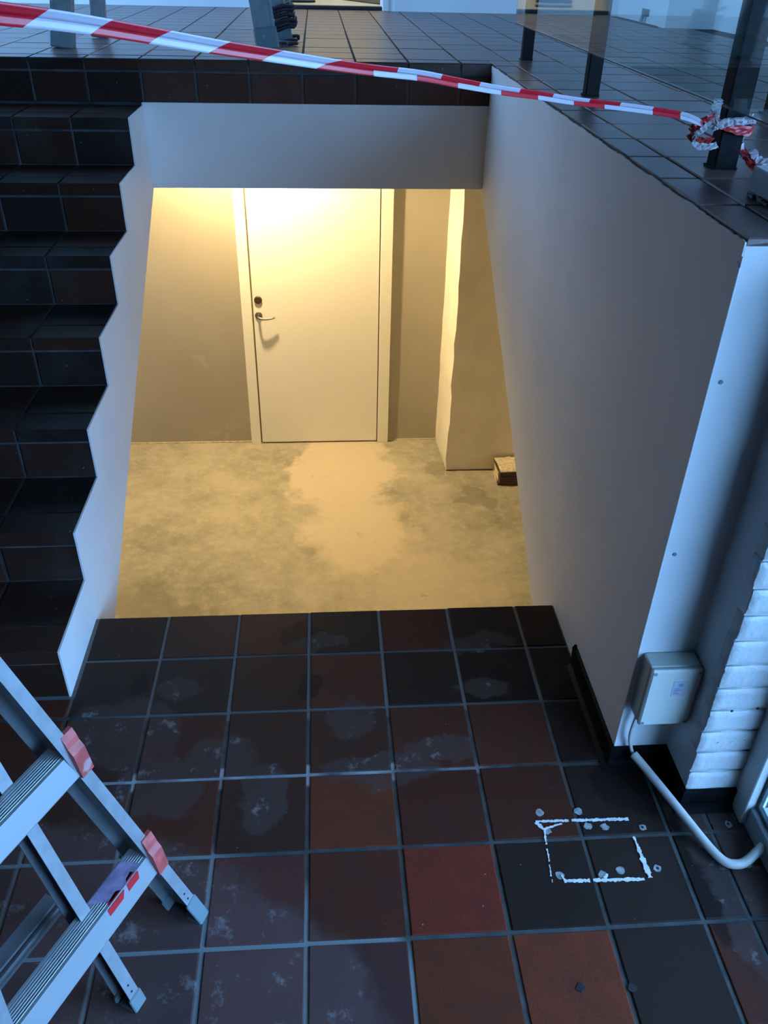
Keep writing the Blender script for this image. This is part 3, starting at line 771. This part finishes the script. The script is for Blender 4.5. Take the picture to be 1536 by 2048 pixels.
rail('side_rail', fA2, dA2, -e, .0235, .078, LEN)
dB = Vector((-.268, .150, 1)); fB = Vector((-.309, -1.113, 0))
rail('rear_leg', fB, dB, e, .024, .045, 1.7, .035)
fB2 = fB + e * .26; dB2 = dB + e * -.02
rail('rear_leg', fB2, dB2, -e, .024, .045, 1.7, .035)
def step(start, length, name='step'):
    m_ = MB(); S = Vector(start)
    pr = [(0, 0), (.040, .001), (.042, -.004), (.038, -.006), (.0, -.005), (-.0125, -.044), (-.0165, -.044), (-.0165, -.042)]
    n = len(pr); pts = []
    for t_ in (0, length): pts += [S + e * t_ + r * a + Vector((0, 0, z_)) for a, z_ in pr]
    m_.v = [tuple(p) for p in pts]; m_.f = [tuple(range(n))[::-1], tuple(range(n, 2 * n))] + [(i, (i + 1) % n, n + (i + 1) % n, n + i) for i in range(n)]; m_.mi = [0] * len(m_.f)
    o = loc(m_.build(name, ALUGR, lad), lad)
    # fine anti-slip ribs on the tread
    rb = MB()
    for k in range(7):
        a = .006 + k * .0048
        b0 = len(rb.v)
        for t_ in (.004, length - .004): rb.v += [tuple(S + e * t_ + r * (a + q) + Vector((0, 0, z_))) for q, z_ in ((0, .0002), (.0006, .0010), (.0018, .0010), (.0024, .0002))]
        for q in range(3): rb.f.append((b0 + q, b0 + q + 1, b0 + 4 + q + 1, b0 + 4 + q)); rb.mi.append(0)
    rb.build('tread_ribs', ALUGR, o).location = (0, 0, 0)
    return o
def clip(start):
    """red plastic cover bent over the rail where the step meets it"""
    S = Vector(start); m_ = MB()
    prf = [(.013, .040), (.005, .040), (-.002, .026), (-.005, .016), (-.0135, .004), (-.0165, -.010), (-.023, -.046), (-.016, -.048), (-.011, -.048), (.002, .0)]
    n = len(prf); b0 = 0
    for t_ in (-.0275, -.0004): m_.v += [tuple(S + e * t_ + r * a + Vector((0, 0, z_))) for a, z_ in prf]
    m_.f = [tuple(range(n))[::-1], tuple(range(n, 2 * n))] + [(i, (i + 1) % n, n + (i + 1) % n, n + i) for i in range(n)]; m_.mi = [0] * len(m_.f)
    return loc(m_.build('red_clip', REDCLIP, lad, None and 0 or .0), lad)
ds = Vector((-.297, -.02, 1.0))
s0 = Vector((-.294, -.973, .25))
for i in range(6):
    st = s0 + ds * (.30 * i); ln = .375 - .10 * .30 * i * 1.0
    so = step(st, ln); clip(st); clip(st + e * (ln + .044))
    if i == 0:
        # torn red and purplish tape stuck on the lowest step
        def patch(name, mt, pts):
            m_ = MB(); m_.face([st + e * a + (r * b_ + Vector((0, 0, .0014)) if b_ >= 0 else r * (b_ * .32) + Vector((0, 0, b_)) + r * -.0012) for a, b_ in pts])
            loc(m_.build(name, mt, so), lad); bpy.data.objects[m_ and name].location = (0, 0, 0)
        PURP = mat('faded_tape', (.40, .30, .48), .5, noise_scale=40, noise_amt=.3)
        m_ = MB(); up = Vector((0, 0, 1))
        def tp(a, b_): return st + e * a + r * b_ + up * .0016
        def fp(a, q): return st + e * a + r * (-.0128 * q / .044) + up * (-q) + r * -.0016
        m_.face([tp(.03, .038), tp(.018, .004), tp(.10, .002), tp(.125, .038)]); o = m_.build('faded_tape_strip', PURP, so); o.location = (0, 0, 0)
        m_ = MB()
        for poly in ([(.030, .001), (.036, .020), (.048, .036), (.060, .043), (.068, .034), (.062, .001)], [(.070, .002), (.080, .016), (.078, .030), (.092, .044), (.110, .042), (.118, .030), (.116, .002)]):
            m_.face([fp(a, q) for a, q in poly])
        m_.face([tp(.036, .001), tp(.040, .008), tp(.055, .006), tp(.060, .001)]); m_.face([tp(.075, .0), tp(.082, .008), tp(.105, .006), tp(.11, .0)])
        o = m_.build('red_tape_patch', RED, so); o.location = (0, 0, 0)
# rear frame crossbar with grooves
cb = Vector((-.442, -1.030, .20))
m_ = MB(); pr = [(-.005, 0), (-.005, .0), (.006, .005), (.010, .004), (.016, .006), (.050, .006), (.052, .0), (.050, -.02), (-.002, -.02)]
pr = [(0, 0), (.004, .004), (.009, .004), (.011, .0015), (.014, .0015), (.016, .004), (.044, .004), (.046, 0), (.044, -.018), (.002, -.018)]
n = len(pr)
for t_ in (0, .24): m_.v += [tuple(cb + e * t_ + r * a + Vector((0, 0, z_))) for a, z_ in pr]
m_.f = [tuple(range(n))[::-1], tuple(range(n, 2 * n))] + [(i, (i + 1) % n, n + (i + 1) % n, n + i) for i in range(n)]; m_.mi = [0] * len(m_.f)
loc(m_.build('crossbar', ALUGR, lad), lad)

# ---- ladder standing on the upper floor
ul = empty('step_ladder.001', (-.57, 2.3, H)); tag(ul, 'aluminium ladder with dark feet standing on the upper floor behind the tape', 'ladder')
def uleg(foot, top, w, d, M_, capn=True, yaw=0.0):
    f = Vector(foot); t_ = Vector(top); ax = (t_ - f); L = ax.length; ex = Vector((math.cos(yaw), math.sin(yaw), 0)); M = frame_mat(f, ex, ax)
    m_ = MB(); m_.box(-w / 2, w / 2, 0, d, .0, L, 0, M)
    m_.box(-w / 2 - .0, -w / 2 + .012, -.004, 0, .06, L, 0, M)
    m_.box(w / 2 - .012, w / 2, -.004, 0, .06, L, 0, M)
    o = loc(m_.build('leg', ALU, ul, .003), ul)
    if capn:
        c = MB().box(-w / 2 - .004, w / 2 + .004, -.008, d + .004, 0.0, .085, 0, M); c = c.build('rubber_foot', PLASTICGREY, o, .006); c.location = (0, 0, 0)
        q = MB().lathe([(.006, 0), (.005, .002)], tuple(M @ Vector((-.01, -.008, .05))), tuple(M.to_3x3() @ Vector((0, -1, 0))), 8); q.build('rivet', ALU, o).location = (0, 0, 0)
    return o
uleg((-1.0, 2.09, H + .002), (-.70, 2.32, H + 2.1), .085, .055, ALU)
uleg((-.945, 2.56, H + .002), (-.70, 2.38, H + 2.1), .065, .04, ALU)
uleg((-.150, 2.15, H + .002), (-.45, 2.32, H + 2.1), .09, .045, ALU)
uleg((-.085, 2.50, H + .002), (-.45, 2.38, H + 2.1), .06, .04, ALU)
for i in range(1, 7):
    f = i / 7.0; z_ = H + 2.1 * f
    xa = -1.0 + .30 * f; xb = -.15 - .30 * f; yy = 2.11 + .22 * f
    loc(box('step', xa + .03, xb - .03, yy + .002, yy + .07, z_, z_ + .025, ALUGR, ul, .002), ul)
# twisted dark cord wound round the ladder's foot
random.seed(4)
cd = MB()
for k in range(4):
    pts = []
    for i in range(26):
        a = i / 25 * 2 * math.pi * (1.3 + .3 * k) + k; z_ = H + .014 + .028 * k + i * .0030
        pts.append((-.088 - .17 * (z_ - H) + math.cos(a) * (.064 + .006 * math.sin(3 * a + k)), 2.50 + .02 + math.sin(a) * (.058 + .004 * math.cos(5 * a)), z_ + .006 * math.sin(4 * a)))
    cd.tube(pts, .0075, 7)
pts = [(-.07 + .04 * math.sin(i * .5), 2.30 + .012 * i, H + .011 + .0015 * math.sin(i)) for i in range(16)]
cd.tube(pts, .0075, 7)
cd.smooth = True
tag(cd.build('cord', CORDM), 'tangled dark cord wound around the foot of the upper ladder', 'cord')
random.seed(33)

# ---- balustrade posts and glass
POSTLAB = ['black square balustrade post farthest along the glass, behind the well', 'black square balustrade post in the middle of the glass run', 'black square balustrade post with barrier tape knotted around it']
for (px, py), lab, w in zip(((.9095, 1.91), (.9285, .933), (.921, -.105)), POSTLAB, (.044, .044, .050)):
    px = .925
    t = empty('balustrade_post', (px, py, H)); tag(t, lab, 'post', 'balustrade posts along the upper floor')
    hw = w / 2
    o = MB().box(-hw, hw, 0, w * .9, 0.001, .94).build('post_tube', BLACK, t, .003)
    MB().box(-hw - .004, hw + .001, -.003, w * .9 + .003, .0003, .005).build('base_plate', BLACK, t, .001)
t = empty('corner_post', (1.37, .60, H)); tag(t, 'slim black post standing beyond the glass near the window side', 'post')
MB().box(-.022, .022, 0, .04, .001, .95).build('post_tube', BLACK, t, .003); MB().box(-.03, .03, -.006, .046, .0003, .006).build('base_plate', BLACK, t)
gp = empty('glass_balustrade', (.897, .7, H + .124)); tag(gp, 'long frameless glass balustrade panel fixed to the black posts', 'glass panel')
loc(box('glass_pane', .893, .8995, -.62, 2.07, H + .124, H + .90, BGLASS, gp), gp)
loc(box('lower_edge', .8928, .8997, -.62, 2.07, H + .121, H + .1237, DARKPL, gp), gp)
loc(box('handrail', .872, .958, -.62, 2.10, H + .945, H + .975, BLACK, gp, .004), gp)

# ---- white painted board at the floor edge beyond the posts
m_ = MB(); m_.box(.88, 1.06, -.600, -.317, H + .008, H + .053); ob = m_.build('white_board', WHITEGLOSS, None, .002)
tag(ob, 'short white painted board bedded on crumbly mortar at the floor edge', 'board')
random.seed(5); m_ = MB()
for i in range(34):
    yy = -.598 + i * .0083; h = random.uniform(.004, .0085); w = random.uniform(.003, .010)
    m_.box(.884 - w, 1.05, yy, yy + .0081, H + .0006, H + min(h, .0075))
m_.build('mortar_bed', MORTARL if False else GREY_FILL, ob)

# ---- barrier tape
pts = [(-.621, -1.262, 1.6837), (-.470, -1.150, 1.6597), (-.375, -1.080, 1.6447), (-.300, -1.0241, 1.6327), (-.2429, -.9821, 1.6237), (-.224, -.9681, 1.6207), (-.2045, -.9535, 1.6175), (-.1621, -.9219, 1.6094), (-.1102, -.8832, 1.598), (-.0504, -.8386, 1.5848), (.0064, -.7963, 1.5733),
       (.0725, -.747, 1.5599), (.1356, -.70, 1.5481), (.2055, -.6478, 1.5364), (.2638, -.6044, 1.523), (.3378, -.5492, 1.5068), (.4092, -.496, 1.4935), (.482, -.4417, 1.4787), (.5873, -.3631, 1.46), (.6738, -.2986, 1.4439), (.7504, -.2415, 1.4282), (.7997, -.2048, 1.4131), (.838, -.150, 1.398)]
wid = [.024, .0232, .0222, .0214, .0207, .020, .0190, .0178, .0168, .0156, .0150, .0142, .0138, .0138, .0135, .0130, .0127, .0126, .0131, .0135, .0135, .0137, .012]
bound = [-.56, -.51, -.455, -.40, -.345, -.29, -.235, -.18, -.125, -.06, .036 - .10]
sb_l = [-.38, -.315, -.25, -.185, -.12, -.045, .036, .102, .1675, .243, .315, .3986, .478, .557, .64, .735, .824, .918, 1.005, 1.157, 1.2545, 1.35]
sb_u = [-.38, -.315, -.25, -.185, -.12, -.045, .036, .102, .1675, .243, .315, .3986, .522, .606, .687, .780, .862, .962, 1.052, 1.157, 1.2545, 1.35]
def u_of(s_, tab):
    if s_ <= tab[0]: return 0
    for i in range(len(tab) - 1):
        if s_ <= tab[i + 1]: return i + (s_ - tab[i]) / (tab[i + 1] - tab[i])
    return len(tab) - 1 + 0
cur = smooth_path(pts, 6); cw = []
for i in range(len(wid) - 1):
    for k in range(6): cw.append(wid[i] + (wid[i + 1] - wid[i]) * k / 6)
cw.append(wid[-1])
S0 = sum(((Vector(pts[i + 1]) - Vector(pts[i])).length for i in range(4)))
m_ = MB(); m_.uv = []; s_ = -S0
NV = 6
view_n = Vector((.60, -.80, 0)).normalized()
for i, p in enumerate(cur):
    if i: s_ += (cur[i] - cur[i - 1]).length
    t_ = (cur[min(i + 1, len(cur) - 1)] - cur[max(i - 1, 0)]).normalized(); upv = (Vector((-.25, -.25, .93)) - t_ * Vector((-.25, -.25, .93)).dot(t_)).normalized(); nn = t_.cross(upv)
    two = s_ > .46
    for half, tab in ((0, sb_l), (1, sb_u)):
        for k in range(NV // 2 + 1):
            v = half * .5 + k / NV; off = math.sin(v * math.pi) * .0022 + (.0022 if (half and two) else 0)
            q = p + upv * (v - .5) * cw[i] + nn * (-off)
            m_.v.append(tuple(q)); m_.uv.append((u_of(s_, tab) + 1, (v - .5) if not two else 0.0))
row = 2 * (NV // 2 + 1)
for i in range(len(cur) - 1):
    for half in (0, 1):
        for k in range(NV // 2):
            a = i * row + half * (NV // 2 + 1) + k; m_.f.append((a, a + 1, a + row + 1, a + row)); m_.mi.append(0)
m_.smooth = True
tape = empty('barrier_tape', (.2, -.65, 1.5)); tag(tape, 'folded red and white striped barrier tape stretched across the well to a post', 'barrier tape')
loc(m_.build('stretched_tape', TAPE, tape), tape)
o = bpy.data.objects['stretched_tape']; sm_ = o.modifiers.new('thick', 'SOLIDIFY'); sm_.thickness = .0006
def ribbon(name, pts, w, M_, twist=0.0, n=6, crumple=.003, side=(0, 0, 1)):
    c = smooth_path(pts, n); m_ = MB()
    for i, p in enumerate(c):
        t_ = (c[min(i + 1, len(c) - 1)] - c[max(i - 1, 0)]).normalized(); a = twist * i / len(c)
        u = Vector(side); u = (u - t_ * u.dot(t_)).normalized(); v = t_.cross(u); u2 = u * math.cos(a) + v * math.sin(a); v2 = t_.cross(u2)
        ww = w * (1 + .25 * noise.noise(Vector((i * .5, w * 90, 2))))
        for k in range(5):
            f = k / 4 - .5; m_.v.append(tuple(p + u2 * f * ww + v2 * crumple * noise.noise(Vector((i * .7, k * .9, w * 50)))))
    for i in range(len(c) - 1):
        for k in range(4): a = i * 5 + k; m_.f.append((a, a + 1, a + 6, a + 5)); m_.mi.append(0)
    o = loc(m_.build(name, M_, tape), tape); sd = o.modifiers.new('thick', 'SOLIDIFY'); sd.thickness = .0005; return o
# knot, loops and loose tail around the taped post (x .90-.95, y -.105..-.06)
ribbon('red_band', [(.873, -.128, 1.398), (.893, -.118, 1.392), (.920, -.120, 1.385), (.958, -.116, 1.380), (.963, -.085, 1.380), (.962, -.060, 1.384)], .018, RFILM, .2)
ribbon('red_loop', [(.868, -.128, 1.408), (.850, -.135, 1.405), (.832, -.132, 1.392), (.824, -.128, 1.378), (.836, -.128, 1.366), (.856, -.126, 1.364), (.874, -.122, 1.362)], .017, RFILM, .8, crumple=.005)
ribbon('white_loop', [(.862, -.134, 1.400), (.840, -.138, 1.384), (.828, -.134, 1.368), (.842, -.130, 1.354), (.866, -.124, 1.352), (.893, -.112, 1.352)], .014, WFILM, -.9, crumple=.006)
ribbon('white_wing', [(.862, -.130, 1.392), (.866, -.126, 1.412), (.869, -.124, 1.430), (.870, -.122, 1.442)], .026, WFILM, .5, crumple=.006, side=(1, 0, 0))
ribbon('white_wing', [(.872, -.132, 1.394), (.900, -.129, 1.400), (.928, -.126, 1.402), (.950, -.125, 1.407)], .018, WFILM, .3, crumple=.008)
ribbon('white_band', [(.876, -.126, 1.396), (.910, -.124, 1.398), (.958, -.120, 1.402), (.963, -.09, 1.400)], .012, WFILM, .1)
ribbon('white_tail', [(.972, -.05, 1.350), (.974, -.07, 1.338), (.980, -.10, 1.330), (1.00, -.12, 1.318), (1.03, -.15, 1.312), (1.07, -.19, 1.316), (1.12, -.22, 1.311)], .030, WFILM, .9, crumple=.010, side=(0, 1, .3))
ribbon('red_tail', [(.966, -.055, 1.345), (.968, -.085, 1.334), (.964, -.125, 1.324), (.966, -.16, 1.316)], .016, RFILM, .7, crumple=.006, side=(1, 0, 0))
ribbon('knot', [(.862, -.130, 1.396), (.868, -.136, 1.390), (.876, -.130, 1.388), (.872, -.122, 1.395), (.864, -.126, 1.401), (.868, -.134, 1.398)], .013, WFILM, 2.0, crumple=.006)

# ---- pile of old clay tiles at the basement pier
lbls = ['lowest dark clay tile of the stack beside the basement pier', 'second clay tile from the bottom of the stack by the basement pier', 'third clay tile from the bottom of the stack by the basement pier',
        'fourth clay tile up in the stack by the basement pier', 'fifth clay tile up, just under the mortar-covered top tile', 'clay tile covered in pale mortar on top of the basement stack']
z_ = ZB + .0005
random.seed(9)
for i, lab in enumerate(lbls):
    th = .0185
    t = empty('clay_tile', (1.402 + random.uniform(-.006, .006), 3.205 + random.uniform(-.008, .008), z_)); t.rotation_euler = (0, 0, random.uniform(-.05, .05) + (.08 if i == 5 else 0)); tag(t, lab, 'tile', 'loose clay tiles stacked in the basement')
    m_ = MB().box(-.1, .1, -.1, .1, 0, th - .001); m_.build('tile_body', DARKTILE, t, .002)
    if i == 5:
        m_ = MB(); m_.prism([(-.092, -.098), (.1, -.1), (.1, .1), (.0, .095), (-.098, .1), (-.09, .03)], th - .0008, th + .012, 2); m_.build('mortar_layer', MORTARL, t, .003)
        m_ = MB(); m_.prism([(-.02, .09), (.02, .095), (.05, -.03), (.03, -.05)], th + .0122, th + .020, 2); m_.build('mortar_ridge', MORTARL, t, .003)
    else:
        m_ = MB(); m_.prism([(-.104, -.06), (-.1, -.06), (-.1, .09), (-.107, .07)], .003, th - .004, 2); m_.build('mortar_crumb', MORTARL, t)
    z_ += th

# ---- shoe in the doorway
sh = empty('shoe', (-.09, 5.43, H + .012)); tag(sh, 'black sneaker with a white sole edge standing in the bright doorway', 'shoe')
def shoe_outline(s_=1.0, w=1.0):
    o_ = []
    for i in range(28):
        a = 2 * math.pi * i / 28; x = math.cos(a) * .145 * s_; y = math.sin(a) * .048 * w * (1 + .18 * math.cos(a + .4)); y -= .006 * math.cos(2 * a); o_.append((x, y))
    return o_
m_ = MB(); m_.prism(shoe_outline(), 0, .014, 2); m_.build('outsole', RUBBER, sh, .003)
m_ = MB(); m_.prism(shoe_outline(1.01, 1.03), .0145, .030, 2); m_.build('white_midsole', SHOEWHITE, sh, .004)
m_ = MB(); m_.smooth = True
lay = [(.030, .99, 1.0, 0), (.045, .97, .98, 0), (.060, .90, .9, .008), (.075, .72, .8, .028), (.095, .48, .72, .06), (.115, .36, .66, .075)]
prev = None
for z0_, sx, sy, dx in lay:
    b0 = len(m_.v); m_.v += [(x + dx, y, z0_) for x, y in shoe_outline(sx, sy)]
    if prev is not None:
        for i in range(28): j = (i + 1) % 28; m_.f.append((prev + i, prev + j, b0 + j, b0 + i)); m_.mi.append(0)
    prev = b0
m_.f.append(tuple(prev + i for i in range(28))); m_.mi.append(0)
m_.build('upper', DARKPL, sh)
sh.rotation_euler = (0, 0, math.pi)

# ---- small black fitting low on the upper room wall
sk = empty('wall_fitting', (2.19, 4.2, H + .05)); tag(sk, 'small black pipe fitting low on the white wall beyond the glass', 'fitting')
loc(box('plate', 2.178, 2.1895, 4.15, 4.27, H + .035, H + .075, DARKPL, sk, .003), sk)
loc(MB().tube([(2.17, 4.21, H + .04), (2.165, 4.21, H + .002)], .012, 10).build('spout', PLASTICGREY, sk), sk)

lm2 = empty('ceiling_lamp.001', (.2, 6.1, 3.9)); tag(lm2, 'unseen flat fill lamp added to brighten the room beyond the doorway', 'lamp')  # unseen lamp added because the room behind the doorway stayed dark
MB().lathe([(.28, 0), (.28, .04)], (0, 0, 0), (0, 0, -1), 24).build('lamp_base', DOORPAINT, lm2)
G2 = bpy.data.materials.new('fill_lamp_glow'); G2.use_nodes = True; b = G2.node_tree.nodes['Principled BSDF']
b.inputs['Emission Color'].default_value = (1.0, .90, .68, 1); b.inputs['Emission Strength'].default_value = 45
MB().lathe([(.25, .0405), (.25, .06), (.2, .075)], (0, 0, 0), (0, 0, -1), 24).build('diffuser', G2, lm2)

# ---- ground outside the windows
gr = MB(); gr.box(1.12, 30, -30, -.741, -.12, -.06); gr.box(2.63, 30, -.741, 10, -.12, -.06); gr.box(-20, 1.12, -30, -4.35, -.12, -.06)
struct(gr.build('ground_outside', OUTGREEN), 'dark ground outside the windows')
